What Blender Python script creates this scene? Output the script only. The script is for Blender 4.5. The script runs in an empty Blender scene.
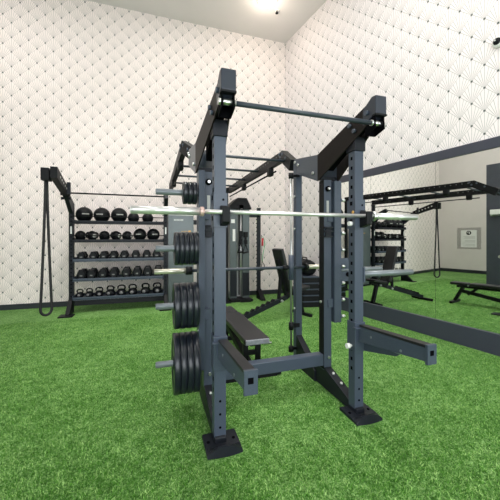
import bpy, bmesh, math, random
from mathutils import Vector, Matrix
random.seed(7)
PI = math.pi
scene = bpy.context.scene
C = scene.collection

# ------------------------------------------------------------------ materials
def new_mat(name):
    m = bpy.data.materials.new(name); m.use_nodes = True
    nt = m.node_tree
    return m, nt, nt.nodes['Principled BSDF']

def simple(name, col, rough=0.5, metal=0.0, noise=0.0, nscale=60.0, bump=0.0, spec=0.5):
    m, nt, b = new_mat(name)
    b.inputs['Roughness'].default_value = rough
    b.inputs['Metallic'].default_value = metal
    b.inputs['Specular IOR Level'].default_value = spec
    b.inputs['Base Color'].default_value = (*col, 1)
    tc = nt.nodes.new('ShaderNodeTexCoord')
    n = nt.nodes.new('ShaderNodeTexNoise'); n.inputs['Scale'].default_value = nscale; n.inputs['Detail'].default_value = 4
    nt.links.new(tc.outputs['Object'], n.inputs['Vector'])
    if noise:
        r = nt.nodes.new('ShaderNodeValToRGB')
        r.color_ramp.elements[0].position = 0.3; r.color_ramp.elements[1].position = 0.7
        r.color_ramp.elements[0].color = (*[c * (1 - noise) for c in col], 1)
        r.color_ramp.elements[1].color = (*[min(1, c * (1 + noise)) for c in col], 1)
        nt.links.new(n.outputs['Fac'], r.inputs['Fac']); nt.links.new(r.outputs['Color'], b.inputs['Base Color'])
    if bump:
        bp = nt.nodes.new('ShaderNodeBump'); bp.inputs['Strength'].default_value = bump; bp.inputs['Distance'].default_value = 0.002
        nt.links.new(n.outputs['Fac'], bp.inputs['Height']); nt.links.new(bp.outputs['Normal'], b.inputs['Normal'])
    return m

M = {}
M['slate'] = simple('slate_powder_coat', (0.052, 0.067, 0.095), 0.36, 0.0, 0.10, 220, 0.08, 0.35)
M['slate_dark'] = simple('dark_powder_coat', (0.012, 0.014, 0.019), 0.42, 0.0, 0.12, 200, 0.08, 0.2)
M['navy'] = simple('navy_coat', (0.026, 0.032, 0.045), 0.40, 0.0, 0.12, 200, 0.08, 0.35)
M['dim_label'] = simple('worn_grey_mark', (0.16, 0.16, 0.16), 0.5, 0.0, 0.2, 200)
M['arm'] = simple('shaded_warm_coat', (0.012, 0.009, 0.008), 0.45, 0.0, 0.12, 200, 0.05, 0.15)  # same metal as the rack; warm shade put into the colour
M['black'] = simple('black_coat', (0.006, 0.0065, 0.008), 0.5, 0.0, 0.15, 150, 0.05, 0.18)
M['pitch'] = simple('dark_hole', (0.002, 0.002, 0.003), 0.9, 0.0, 0.1, 60, 0, 0.05)
M['rubber'] = simple('black_rubber', (0.005, 0.0058, 0.0075), 0.45, 0.0, 0.15, 90, 0.05, 0.18)
M['plate'] = simple('weight_plate_urethane', (0.010, 0.013, 0.019), 0.28, 0.0, 0.12, 60, 0.04, 0.45)
M['chrome'] = simple('bright_chrome', (0.74, 0.74, 0.73), 0.28, 0.75, 0.03, 300)
M['steel'] = simple('satin_steel', (0.62, 0.63, 0.62), 0.30, 1.0, 0.05, 200)
M['greysteel'] = simple('grey_painted_steel', (0.17, 0.19, 0.21), 0.35, 0.3, 0.06, 200)
M['barblue'] = simple('blue_black_bar', (0.032, 0.042, 0.055), 0.38, 0.0, 0.08, 200)
M['rod'] = simple('guide_rod_steel', (0.40, 0.41, 0.40), 0.3, 0.8, 0.05, 200)
M['cream'] = simple('pale_steel_sleeve', (0.62, 0.60, 0.50), 0.3, 0.6, 0.05, 200)
M['copper'] = simple('copper_ring', (0.60, 0.42, 0.38), 0.35, 0.4, 0.08)
M['white'] = simple('white_plastic', (0.80, 0.80, 0.78), 0.4, 0.0, 0.03)
M['whitelabel'] = simple('white_label', (0.72, 0.73, 0.72), 0.5, 0.0, 0.05, 300)
M['grey_label'] = simple('grey_label', (0.42, 0.42, 0.40), 0.5, 0.0, 0.08, 300)
M['vinyl'] = simple('dark_vinyl', (0.016, 0.0155, 0.018), 0.40, 0.0, 0.15, 120, 0.2, 0.3)
M['vinyl_edge'] = simple('sheen_vinyl_end', (0.18, 0.19, 0.21), 0.3, 0.0, 0.35, 30, 0.1)  # shine on the pad end put into a paler colour
M['shroud'] = simple('grey_green_shroud', (0.095, 0.115, 0.120), 0.28, 0.2, 0.06, 8)
M['frame'] = simple('charcoal_frame', (0.040, 0.044, 0.066), 0.45, 0.0, 0.08, 100)
M['base'] = simple('baseboard_paint', (0.016, 0.019, 0.026), 0.45, 0.0, 0.1, 40)
M['plain'] = simple('warm_white_paint', (0.68, 0.63, 0.61), 0.8, 0.0, 0.02, 3, 0.03)
M['ceil'] = simple('ceiling_paint', (0.72, 0.68, 0.68), 0.85, 0.0, 0.015, 2, 0.02)
M['darkwall'] = simple('charcoal_paint', (0.045, 0.052, 0.070), 0.5, 0.0, 0.08, 6)
M['red'] = simple('red_rubber', (0.55, 0.03, 0.04), 0.4, 0.0, 0.1)
M['green'] = simple('green_rubber', (0.08, 0.45, 0.18), 0.4, 0.0, 0.1)
M['orange'] = simple('orange_label', (0.70, 0.38, 0.10), 0.5, 0.0, 0.1)
M['rope'] = simple('black_rope', (0.014, 0.014, 0.016), 0.8, 0.0, 0.4, 60, 0.6)
M['paper'] = simple('notice_paper', (0.78, 0.78, 0.76), 0.6, 0.0, 0.03)

def glass_mat():
    m, nt, b = new_mat('clear_acrylic')
    b.inputs['Base Color'].default_value = (0.86, 0.87, 0.86, 1); b.inputs['Roughness'].default_value = 0.08
    b.inputs['Alpha'].default_value = 0.10
    return m
M['acrylic'] = glass_mat()

def mirror_mat():
    m, nt, b = new_mat('silvered_mirror')
    b.inputs['Metallic'].default_value = 1.0; b.inputs['Roughness'].default_value = 0.0
    tc = nt.nodes.new('ShaderNodeTexCoord'); n = nt.nodes.new('ShaderNodeTexNoise'); n.inputs['Scale'].default_value = 0.6
    r = nt.nodes.new('ShaderNodeValToRGB')
    r.color_ramp.elements[0].color = (0.86, 0.90, 0.87, 1); r.color_ramp.elements[1].color = (0.89, 0.92, 0.90, 1)
    nt.links.new(tc.outputs['Object'], n.inputs['Vector']); nt.links.new(n.outputs['Fac'], r.inputs['Fac'])
    nt.links.new(r.outputs['Color'], b.inputs['Base Color'])
    return m
M['mirror'] = mirror_mat()

def emit_mat(name, col, s):
    m, nt, b = new_mat(name)
    b.inputs['Base Color'].default_value = (*col, 1)
    b.inputs['Emission Color'].default_value = (*col, 1); b.inputs['Emission Strength'].default_value = s
    return m
M['lamp'] = emit_mat('lit_lens', (1.0, 0.93, 0.84), 9.0)

def wallpaper(name, px, pz, base, line):
    """fan lattice: every node throws nine rays up inside its own diamond; coordinates are the wall's own metres."""
    m, nt, b = new_mat(name); N = nt.nodes; L = nt.links
    def mth(op, a, b_=None, c_=None):
        n = N.new('ShaderNodeMath'); n.operation = op
        for i, v in enumerate((a, b_, c_)):
            if v is None: continue
            if isinstance(v, (int, float)): n.inputs[i].default_value = v
            else: L.new(v, n.inputs[i])
        return n.outputs[0]
    tc = N.new('ShaderNodeTexCoord'); sp = N.new('ShaderNodeSeparateXYZ'); L.new(tc.outputs['Object'], sp.inputs[0])
    a = 0.1425
    X = mth('DIVIDE', mth('SUBTRACT', sp.outputs['X'], px), a)
    Z = mth('DIVIDE', mth('SUBTRACT', sp.outputs['Z'], pz), a)
    al = mth('MULTIPLY', mth('ADD', X, Z), 0.5); be = mth('MULTIPLY', mth('SUBTRACT', Z, X), 0.5)
    fa = mth('SUBTRACT', al, mth('FLOOR', al)); fb = mth('SUBTRACT', be, mth('FLOOR', be))
    dx = mth('SUBTRACT', fa, fb); dz = mth('ADD', fa, fb)
    th = mth('ARCTAN2', dx, dz)
    r = mth('SQRT', mth('ADD', mth('MULTIPLY', dx, dx), mth('MULTIPLY', dz, dz)))
    k = PI / 16                                          # 11.25 degrees
    pp = mth('PINGPONG', th, k / 2)                      # distance to nearest ray: 0 at multiples of k
    ray = mth('MULTIPLY', r, mth('SINE', pp))
    mr = N.new('ShaderNodeMapRange'); mr.inputs['From Min'].default_value = 0.006; mr.inputs['From Max'].default_value = 0.024
    mr.inputs['To Min'].default_value = 1.0; mr.inputs['To Max'].default_value = 0.0
    L.new(ray, mr.inputs['Value'])
    # the rays stop short of the far tip, except the rim ones
    da = mth('MINIMUM', fa, mth('SUBTRACT', 1.0, fa)); db = mth('MINIMUM', fb, mth('SUBTRACT', 1.0, fb))
    nd = mth('SQRT', mth('MULTIPLY', mth('ADD', mth('MULTIPLY', da, da), mth('MULTIPLY', db, db)), 2.0))
    md = N.new('ShaderNodeMapRange'); md.inputs['From Min'].default_value = 0.072; md.inputs['From Max'].default_value = 0.135
    md.inputs['To Min'].default_value = 1.0; md.inputs['To Max'].default_value = 0.0
    L.new(nd, md.inputs['Value'])
    ed = N.new('ShaderNodeMapRange'); ed.inputs['From Min'].default_value = 0.004; ed.inputs['From Max'].default_value = 0.020
    ed.inputs['To Min'].default_value = 0.55; ed.inputs['To Max'].default_value = 0.0
    L.new(mth('MINIMUM', da, db), ed.inputs['Value'])
    fade = N.new('ShaderNodeMapRange'); fade.inputs['From Min'].default_value = 0.05; fade.inputs['From Max'].default_value = 0.6
    fade.inputs['To Min'].default_value = 0.26; fade.inputs['To Max'].default_value = 0.66
    L.new(r, fade.inputs['Value'])
    mx = mth('MAXIMUM', mth('MAXIMUM', mth('MULTIPLY', mr.outputs[0], fade.outputs[0]), ed.outputs[0]), md.outputs[0])
    no = N.new('ShaderNodeTexNoise'); no.inputs['Scale'].default_value = 1.2; L.new(tc.outputs['Object'], no.inputs['Vector'])
    rb = N.new('ShaderNodeValToRGB')
    rb.color_ramp.elements[0].color = (*[c * 0.97 for c in base], 1); rb.color_ramp.elements[1].color = (*base, 1)
    L.new(no.outputs['Fac'], rb.inputs['Fac'])
    mix = N.new('ShaderNodeMix'); mix.data_type = 'RGBA'
    L.new(mx, mix.inputs['Factor']); L.new(rb.outputs['Color'], mix.inputs['A']); mix.inputs['B'].default_value = (*line, 1)
    L.new(mix.outputs['Result'], b.inputs['Base Color']); b.inputs['Roughness'].default_value = 0.7
    return m

def turf_mat():
    m, nt, b = new_mat('artificial_turf'); N = nt.nodes; L = nt.links
    tc = N.new('ShaderNodeTexCoord')
    def noise(s, d=3, rough=0.6):
        n = N.new('ShaderNodeTexNoise'); n.inputs['Scale'].default_value = s; n.inputs['Detail'].default_value = d
        n.inputs['Roughness'].default_value = rough
        L.new(tc.outputs['Object'], n.inputs['Vector']); return n.outputs['Fac']
    big, mid, fine = noise(1.6), noise(16), noise(62, 5, 0.85)
    def mth(op, a, c):
        n = N.new('ShaderNodeMath'); n.operation = op
        for i, v in enumerate((a, c)):
            if isinstance(v, (int, float)): n.inputs[i].default_value = v
            else: L.new(v, n.inputs[i])
        return n.outputs[0]
    f = mth('ADD', mth('ADD', mth('MULTIPLY', big, 0.16), mth('MULTIPLY', mid, 0.20)), mth('MULTIPLY', fine, 0.84))
    r = N.new('ShaderNodeValToRGB'); e = r.color_ramp.elements
    e[0].position = 0.43; e[0].color = (0.009, 0.052, 0.003, 1)
    e[1].position = 0.72; e[1].color = (0.34, 0.57, 0.20, 1)
    q = e.new(0.57); q.color = (0.060, 0.190, 0.020, 1)
    L.new(f, r.inputs['Fac']); L.new(r.outputs['Color'], b.inputs['Base Color'])
    b.inputs['Roughness'].default_value = 0.75; b.inputs['Specular IOR Level'].default_value = 0.2
    b.inputs['Sheen Weight'].default_value = 0.08; b.inputs['Sheen Roughness'].default_value = 0.4; b.inputs['Sheen Tint'].default_value = (.75, 1, .65, 1)
    bp = N.new('ShaderNodeBump'); bp.inputs['Strength'].default_value = 0.9; bp.inputs['Distance'].default_value = 0.015
    L.new(fine, bp.inputs['Height']); L.new(bp.outputs['Normal'], b.inputs['Normal'])
    return m

# ------------------------------------------------------------------ mesh helpers
def NB(): return bmesh.new()

def quadbox(bm, vs, mi=0):
    v = [bm.verts.new(p) for p in vs]
    for f in ((0, 3, 2, 1), (4, 5, 6, 7), (0, 1, 5, 4), (1, 2, 6, 5), (2, 3, 7, 6), (3, 0, 4, 7)):
        fc = bm.faces.new([v[i] for i in f]); fc.material_index = mi

def box(bm, lo, hi, mi=0, mat=None):
    x0, y0, z0 = lo; x1, y1, z1 = hi
    vs = [(x0, y0, z0), (x1, y0, z0), (x1, y1, z0), (x0, y1, z0), (x0, y0, z1), (x1, y0, z1), (x1, y1, z1), (x0, y1, z1)]
    if mat is not None: vs = [mat @ Vector(p) for p in vs]
    quadbox(bm, vs, mi)
    return bm

def beam(bm, p0, p1, w, h, mi=0, up=(0, 0, 1)):
    """rectangular bar from p0 to p1, w across, h along the up side."""
    p0, p1 = Vector(p0), Vector(p1); d = (p1 - p0).normalized(); up = Vector(up)
    s = d.cross(up).normalized(); u = s.cross(d).normalized()
    vs = []
    for p in (p0, p1):
        for a, b in ((-1, -1), (1, -1), (1, 1), (-1, 1)):
            vs.append(p + s * (a * w / 2) + u * (b * h / 2))
    quadbox(bm, vs, mi); return bm

def prism(bm, poly, axis, a0, a1, mi=0):
    """poly = 2-D points; axis 'x' -> (y,z), 'y' -> (x,z), 'z' -> (x,y)."""
    def P(p, t):
        return {'x': (t, p[0], p[1]), 'y': (p[0], t, p[1]), 'z': (p[0], p[1], t)}[axis]
    A = [bm.verts.new(P(p, a0)) for p in poly]; B = [bm.verts.new(P(p, a1)) for p in poly]
    n = len(poly)
    fs = [bm.faces.new(A), bm.faces.new(B[::-1])]
    for i in range(n): fs.append(bm.faces.new([A[i], B[i], B[(i + 1) % n], A[(i + 1) % n]]))
    for f in fs: f.material_index = mi
    return bm

def frame_of(d):
    d = d.normalized(); h = Vector((0, 0, 1)) if abs(d.z) < 0.9 else Vector((1, 0, 0))
    s = d.cross(h).normalized(); return s, s.cross(d).normalized()

def cyl(bm, p0, p1, r, seg=16, mi=0, r1=None, cap=True):
    p0, p1 = Vector(p0), Vector(p1); s, u = frame_of(p1 - p0); r1 = r if r1 is None else r1
    ra = [bm.verts.new(p0 + (s * math.cos(2 * PI * i / seg) + u * math.sin(2 * PI * i / seg)) * r) for i in range(seg)]
    rb = [bm.verts.new(p1 + (s * math.cos(2 * PI * i / seg) + u * math.sin(2 * PI * i / seg)) * r1) for i in range(seg)]
    for i in range(seg):
        f = bm.faces.new([ra[i], ra[(i + 1) % seg], rb[(i + 1) % seg], rb[i]]); f.smooth = True; f.material_index = mi
    if cap:
        for q in (ra[::-1], rb):
            f = bm.faces.new(q); f.material_index = mi
    return bm

def tube(bm, pts, r, seg=10, mi=0, closed=False):
    pts = [Vector(p) for p in pts]; n = len(pts); rings = []
    for i, p in enumerate(pts):
        a = pts[(i - 1) % n] if (closed or i > 0) else p
        b = pts[(i + 1) % n] if (closed or i < n - 1) else p
        d = (b - a).normalized()
        if i == 0: s, u = frame_of(d)
        else:
            s = (s - d * s.dot(d)).normalized(); u = d.cross(s)
        rings.append([bm.verts.new(p + (s * math.cos(2 * PI * k / seg) + u * math.sin(2 * PI * k / seg)) * r) for k in range(seg)])
    m = n if closed else n - 1
    for i in range(m):
        A, B = rings[i], rings[(i + 1) % n]
        for k in range(seg):
            f = bm.faces.new([A[k], A[(k + 1) % seg], B[(k + 1) % seg], B[k]]); f.smooth = True; f.material_index = mi
    if not closed:
        for q in (rings[0][::-1], rings[-1]):
            f = bm.faces.new(q); f.material_index = mi
    return bm

def lathe(bm, prof, origin, axis, seg=32, mi=0, smooth=True):
    """prof = [(r, t)], t along axis ('x','y','z')."""
    o = Vector(origin); A = {'x': (Vector((1, 0, 0)), Vector((0, 1, 0)), Vector((0, 0, 1))),
                             'y': (Vector((0, 1, 0)), Vector((0, 0, 1)), Vector((1, 0, 0))),
                             'z': (Vector((0, 0, 1)), Vector((1, 0, 0)), Vector((0, 1, 0)))}[axis]
    rings = []
    for r, t in prof:
        if r < 1e-6: rings.append([bm.verts.new(o + A[0] * t)])
        else: rings.append([bm.verts.new(o + A[0] * t + (A[1] * math.cos(2 * PI * k / seg) + A[2] * math.sin(2 * PI * k / seg)) * r) for k in range(seg)])
    for a, b in zip(rings, rings[1:]):
        for k in range(seg):
            k2 = (k + 1) % seg
            if len(a) == 1: vs = [a[0], b[k2], b[k]]
            elif len(b) == 1: vs = [a[k], a[k2], b[0]]
            else: vs = [a[k], a[k2], b[k2], b[k]]
            f = bm.faces.new(vs); f.smooth = smooth; f.material_index = mi
    return bm

def sphere(bm, c, r, seg=24, rings=14, mi=0, sc=(1, 1, 1)):
    c = Vector(c); R = []
    for i in range(rings + 1):
        ph = PI * i / rings
        if i in (0, rings): R.append([bm.verts.new(c + Vector((0, 0, r * sc[2] * math.cos(ph))))])
        else: R.append([bm.verts.new(c + Vector((r * sc[0] * math.sin(ph) * math.cos(2 * PI * k / seg), r * sc[1] * math.sin(ph) * math.sin(2 * PI * k / seg), r * sc[2] * math.cos(ph)))) for k in range(seg)])
    for a, b in zip(R, R[1:]):
        for k in range(seg):
            k2 = (k + 1) % seg
            if len(a) == 1: vs = [a[0], b[k], b[k2]]
            elif len(b) == 1: vs = [a[k], b[0], a[k2]]
            else: vs = [a[k], b[k], b[k2], a[k2]]
            f = bm.faces.new(vs); f.smooth = True; f.material_index = mi
    return bm

def torus(bm, c, axis, R, r, a0=0, a1=2 * PI, n=24, seg=10, mi=0):
    A = {'x': (Vector((0, 1, 0)), Vector((0, 0, 1))), 'y': (Vector((1, 0, 0)), Vector((0, 0, 1))), 'z': (Vector((1, 0, 0)), Vector((0, 1, 0)))}[axis]
    closed = abs(a1 - a0 - 2 * PI) < 1e-4; k = n if closed else n + 1
    return tube(bm, [Vector(c) + (A[0] * math.cos(a0 + (a1 - a0) * i / n) + A[1] * math.sin(a0 + (a1 - a0) * i / n)) * R for i in range(k)], r, seg, mi, closed)

ORG = {}
def obj(name, bm, mats, parent=None, bevel=0.0, local=False, shift=True):
    """links the bmesh as ONE mesh; world coordinates are turned into the thing's own (thing unrotated) unless local."""
    bmesh.ops.recalc_face_normals(bm, faces=bm.faces)
    if parent is not None and not local:
        root = parent
        while root.parent is not None: root = root.parent
        bmesh.ops.translate(bm, verts=bm.verts, vec=-Vector(root.location))
    me = bpy.data.meshes.new(name); bm.to_mesh(me); bm.free()
    for m in (mats if isinstance(mats, (list, tuple)) else [mats]): me.materials.append(M[m] if isinstance(m, str) else m)
    o = bpy.data.objects.new(name, me); C.objects.link(o)
    if parent is not None: o.parent = parent
    if bevel:
        b = o.modifiers.new('soft_edges', 'BEVEL'); b.width = bevel; b.segments = 2; b.limit_method = 'ANGLE'; b.angle_limit = math.radians(40)
        b.harden_normals = False
    return o

def solo(name, bm, mats, loc, bevel=0.0):
    """a one-mesh thing whose origin stands at loc (bmesh in world coordinates)."""
    bmesh.ops.translate(bm, verts=bm.verts, vec=-Vector(loc))
    o = obj(name, bm, mats, None, bevel); o.location = loc; return o

def tag(o, label=None, cat=None, group=None, kind=None):
    if label: o['label'] = label
    if cat: o['category'] = cat
    if group: o['group'] = group
    if kind: o['kind'] = kind
    return o

def thing(name, label, cat, loc=(0, 0, 0), rotz=0, group=None):
    o = bpy.data.objects.new(name, None); C.objects.link(o); o.empty_display_size = 0.1
    o.location = loc; o.rotation_euler = (0, 0, rotz)
    return tag(o, label, cat, group)

def dup(root, loc, rotz=None, label=None, scale=None):
    r = root.copy(); C.objects.link(r); r.location = loc
    if rotz is not None: r.rotation_euler = (0, 0, rotz)
    if scale: r.scale = (scale,) * 3
    if label: r['label'] = label
    for ch in list(root.children):
        c = ch.copy(); C.objects.link(c); c.parent = r
        for g in list(ch.children):
            d = g.copy(); C.objects.link(d); d.parent = c
    return r

def struct(name, bm, mats, loc=None, rotz=0):
    o = obj(name, bm, mats); o['kind'] = 'structure'
    if loc is not None: o.location = loc
    o.rotation_euler = (0, 0, rotz); return o

def bolts(parent, items, mat, name='bolt'):
    """items = [(p0, p1, r, seg)]: every bolt head is a part of its own."""
    for (p0, p1, r, n) in items:
        obj(name, cyl(NB(), p0, p1, r, n), mat, parent)

ORD = ['first', 'second', 'third', 'fourth', 'fifth', 'sixth', 'seventh', 'eighth', 'ninth', 'tenth']

# ------------------------------------------------------------------ the room
BY, HC = 7.015, 6.37                       # rear wall, ceiling
LX, FY = -5.76, -4.2                       # left wall, front wall
CORNER = Vector((3.204, BY, 0)); DEL = 0.159
RW = math.atan2(-math.cos(DEL), math.sin(DEL))   # the mirror wall runs at about 99 degrees to the rear wall
def rwall(s, z=0, out=0.0):                # point on the mirror wall: s metres from the corner, out metres into the room
    return CORNER + Vector((math.sin(DEL), -math.cos(DEL), 0)) * s + Vector((-math.cos(DEL), -math.sin(DEL), 0)) * out + Vector((0, 0, z))

struct('floor', box(NB(), (LX - .1, FY - .1, -0.06), (5.6, BY + .1, 0)), turf_mat())
struct('ceiling', box(NB(), (LX - .1, FY - .1, HC), (5.6, BY + .1, HC + .1)), 'ceil')
struct('wall_back', box(NB(), (LX - .1, BY, 0), (3.204, BY + .1, HC)), wallpaper('fan_wallpaper_rear', -2.648, 1.909, (0.92, 0.825, 0.795), (0.06, 0.075, 0.07)))
struct('wall_right', box(NB(), (0, 0, 0), (11.5, 0.1, HC)), wallpaper('fan_wallpaper_side', 4.562, 3.406, (0.93, 0.86, 0.865), (0.06, 0.075, 0.07)), CORNER, RW)
struct('wall_left', box(NB(), (LX - .1, FY, 0), (LX, BY, HC)), 'plain')
b = NB()                                    # front wall with one wide window opening
box(b, (LX, FY - .1, 0), (-3.6, FY, HC)); box(b, (3.6, FY - .1, 0), (5.5, FY, HC))
box(b, (-3.6, FY - .1, 0), (3.6, FY, 0.5)); box(b, (-3.6, FY - .1, 4.6), (3.6, FY, HC))
struct('wall_front', b, 'plain')
b = NB()
for x in (-3.6, -1.2, 1.2, 3.54): box(b, (x, FY - .08, 0.5), (x + .06, FY - .02, 4.6))
for z in (0.5, 2.5, 4.54): box(b, (-3.6, FY - .08, z), (3.6, FY - .02, z + .06))
struct('fill_window_1', b, 'frame')  # unseen window, added as the source of the front fill light
struct('baseboard_back', box(NB(), (LX, BY - .015, 0), (3.2, BY, 0.105)), 'base')
struct('baseboard_left', box(NB(), (LX, FY, 0), (LX + .015, BY, 0.13)), 'base')
struct('baseboard_right', box(NB(), (0.01, -.015, 0), (1.54, 0, 0.105)), 'base', CORNER, RW)
struct('column', box(NB(), (-3.35, 2.3, 0), (-2.76, 4.5, 3.62)), 'darkwall')

b = NB()
for y in (-2.0, -.36, 1.24): box(b, (LX, y, .9), (LX + .05, y + .06, 3.6))
for z in (.9, 2.2, 3.54): box(b, (LX, -2.0, z), (LX + .05, 1.30, z + .06))
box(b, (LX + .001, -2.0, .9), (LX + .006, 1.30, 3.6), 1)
struct('fill_window_2', b, ['frame', emit_mat('glowing_fill_pane', (.9, .96, 1), 1.5)])  # unseen window with a glowing pane, added to light from the left
# pile of the turf: short blades over the nearer part of the floor, thinning out with distance
def turf_pile(n):
    rg = random.Random(11); V = []; F = []; T = []
    keep_out = [(x + .01, 1.99, .15, .155) for x in (.43, 1.55)] + [(x, 2.5, .075, .60) for x in (.43, 1.55)] + [(.45, 3.09, .14, .17), (1.53, 3.09, .14, .17), (.93, 2.85, .34, .06), (.93, 4.02, .26, .06)]
    cy, sy = math.cos(.3108), math.sin(.3108); k = 0
    while k < n:
        d = 1.25 + 4.4 * rg.random() ** 1.2
        r = (rg.random() * 2 - 1) * (.95 * d + .45)
        x = cy * r + sy * d; y = -sy * r + cy * d
        if .9874 * x + .1583 * y > 4.20 or y > 5.85: continue
        u = (x - 1.17) * .968 + (y - 4.58) * .25; v = (y - 4.58) * .968 - (x - 1.17) * .25
        if (abs(u - .03) < .08 or abs(u - 1.47) < .08) and abs(v) < .30: continue
        if any(abs(x - a) < w and abs(y - b) < h for (a, b, w, h) in keep_out): continue
        k += 1
        a = rg.random() * 2 * PI; w = .0020 + .0012 * rg.random(); h = .009 + .010 * rg.random()
        lx, ly = rg.gauss(0, .009), rg.gauss(0, .009); cx, sx = math.cos(a) * w, math.sin(a) * w
        i = len(V)
        V += [(x - cx, y - sx, 0.0005), (x + cx, y + sx, 0.0005), (x + lx, y + ly, h)]
        F.append((i, i + 1, i + 2)); t = rg.random(); T += [t * .75, t * .75, min(1, t + .1)]
    me = bpy.data.meshes.new('turf_grass'); me.from_pydata(V, [], F)
    at = me.attributes.new('tint', 'FLOAT', 'POINT'); at.data.foreach_set('value', T)
    m, nt, b = new_mat('turf_blade')
    an = nt.nodes.new('ShaderNodeAttribute'); an.attribute_name = 'tint'
    tc = nt.nodes.new('ShaderNodeTexCoord'); no = nt.nodes.new('ShaderNodeTexNoise'); no.inputs['Scale'].default_value = 9; no.inputs['Detail'].default_value = 4
    nt.links.new(tc.outputs['Object'], no.inputs['Vector'])
    ad = nt.nodes.new('ShaderNodeMath'); ad.operation = 'MULTIPLY_ADD'; ad.inputs[1].default_value = 1.1; ad.inputs[2].default_value = -.55
    nt.links.new(no.outputs['Fac'], ad.inputs[0])
    sm = nt.nodes.new('ShaderNodeMath'); sm.operation = 'ADD'; nt.links.new(an.outputs['Fac'], sm.inputs[0]); nt.links.new(ad.outputs[0], sm.inputs[1])
    rp = nt.nodes.new('ShaderNodeValToRGB'); e = rp.color_ramp.elements
    e[0].position = 0.0; e[0].color = (.020, .095, .006, 1); e[1].position = 1.0; e[1].color = (.46, .70, .24, 1)
    q = e.new(.52); q.color = (.080, .250, .022, 1)
    nt.links.new(sm.outputs[0], rp.inputs['Fac']); nt.links.new(rp.outputs['Color'], b.inputs['Base Color'])
    b.inputs['Roughness'].default_value = .6; b.inputs['Specular IOR Level'].default_value = .25
    me.materials.append(m); o = bpy.data.objects.new('turf_grass', me); C.objects.link(o)
    return tag(o, 'short green artificial grass pile covering the floor', 'grass', kind='stuff')
turf_pile(190000)

# mirror on the side wall
mt = thing('gym_mirror', 'long wall mirror in a charcoal frame on the right-hand wall', 'mirror', CORNER, RW)
s0, pw = 1.555, 1.134
for k in range(6):
    obj('mirror_panel', box(NB(), (s0 + k * pw + .0015, -.012, .245), (s0 + (k + 1) * pw - .0015, -.002, 2.50)), 'mirror', mt, local=True)
obj('top_rail', box(NB(), (s0 - .02, -.032, 2.485), (s0 + 6 * pw, -.001, 2.612)), 'frame', mt, local=True, bevel=.003)
obj('base_board', box(NB(), (s0 - .02, -.040, 0), (s0 + 6 * pw, -.001, .255)), 'frame', mt, local=True, bevel=.003)
obj('backing', box(NB(), (s0 - .01, -.0015, .2), (s0 + 6 * pw, -.0002, 2.55)), 'frame', mt, local=True)

# ------------------------------------------------------------------ ceiling fittings, camera, notice
t = thing('ceiling_light', 'round glowing ceiling light near the corner', 'light', (2.25, 5.83, HC))
obj('housing', lathe(NB(), [(0, 0), (.205, 0), (.205, -.03), (.185, -.045), (.18, -.02), (0, -.02)], (2.25, 5.83, HC), 'z', 40), 'white', t)
obj('lens', lathe(NB(), [(.18, -.02), (.17, -.055), (.12, -.075), (0, -.082)], (2.25, 5.83, HC), 'z', 40), 'lamp', t)
t = thing('sprinkler_head', 'small dark sprinkler head with a white plate on the ceiling', 'sprinkler', (2.56, 6.05, HC))
obj('escutcheon', lathe(NB(), [(0, -.012), (.045, -.012), (.055, 0), (0, 0)], (2.56, 6.05, HC), 'z', 24), 'white', t)
b = NB(); cyl(b, (2.56, 6.05, HC - .01), (2.56, 6.05, HC - .06), .014); cyl(b, (2.56, 6.05, HC - .06), (2.56, 6.05, HC - .068), .034)
obj('nozzle', b, 'black', t)

pc = rwall(4.57, 3.73)
t = thing('security_camera', 'small white dome camera with a black eye high on the patterned wall', 'camera', pc, RW)
obj('mount', lathe(NB(), [(0, 0), (.058, 0), (.058, -.03), (.05, -.045), (0, -.045)], (0, 0, 0), 'y', 28), 'white', t, local=True)
b = NB(); sphere(b, (0, -.045, .008), .04, sc=(1, .8, 1)); obj('dome', b, 'black', t, local=True)
b = NB(); sphere(b, (-.008, -.075, .012), .009); obj('eye', b, 'whitelabel', t, local=True)

# notice on the left wall, seen in the mirror
ny, nz = 5.92, 1.36
t = thing('wall_notice', 'white printed notice in a clear holder on the plain wall, seen in the mirror', 'notice', (LX, ny, nz))
obj('holder', box(NB(), (LX, ny - .41, nz - .40), (LX + .006, ny + .41, nz + .46)), 'acrylic', t)
b = box(NB(), (LX + .006, ny - .27, nz - .33), (LX + .009, ny + .27, nz + .36), 0)
lathe(b, [(0, .0035), (.085, .0035), (.085, 0)], (LX + .009, ny, nz + .25), 'x', 24, 1)
for (y0, y1, z0, z1) in ((-.035, -.015, .20, .30), (-.015, .035, .285, .30), (-.015, .035, .24, .255), (.03, .045, .25, .29)):
    box(b, (LX + .0125, ny + y0, nz + z0), (LX + .0135, ny + y1, nz + z1), 0)
rr = random.Random(3)
for i in range(11):
    z = nz + .10 - i * .038
    if i in (3, 7): continue
    box(b, (LX + .009, ny - .22, z), (LX + .0096, ny + .22 - rr.random() * .14, z + .012), 2)
obj('sheet', b, ['paper', 'black', 'grey_label'], t)

t = thing('air_conditioner', 'white wall unit high on the charcoal column, seen in the mirror', 'air conditioner', (-2.76, 3.7, 2.06))
obj('casing', prism(NB(), [(-2.76, 2.06), (-2.60, 2.06), (-2.55, 2.10), (-2.55, 2.24), (-2.76, 2.25)], 'y', 3.0, 4.36), 'white', t, bevel=.012)
obj('vent', box(NB(), (-2.61, 3.1, 2.062), (-2.556, 4.30, 2.085)), 'black', t)

# ------------------------------------------------------------------ the power rack
XL, XR = 0.43, 1.55
rack = thing('power_rack', 'large slate-coloured power rack standing in the middle of the turf', 'power rack', (0.99, 2.5, 0))
def mid(f):                                  # build both sides
    for x, s in ((XL, -1), (XR, 1)): f(x, s)

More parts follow.
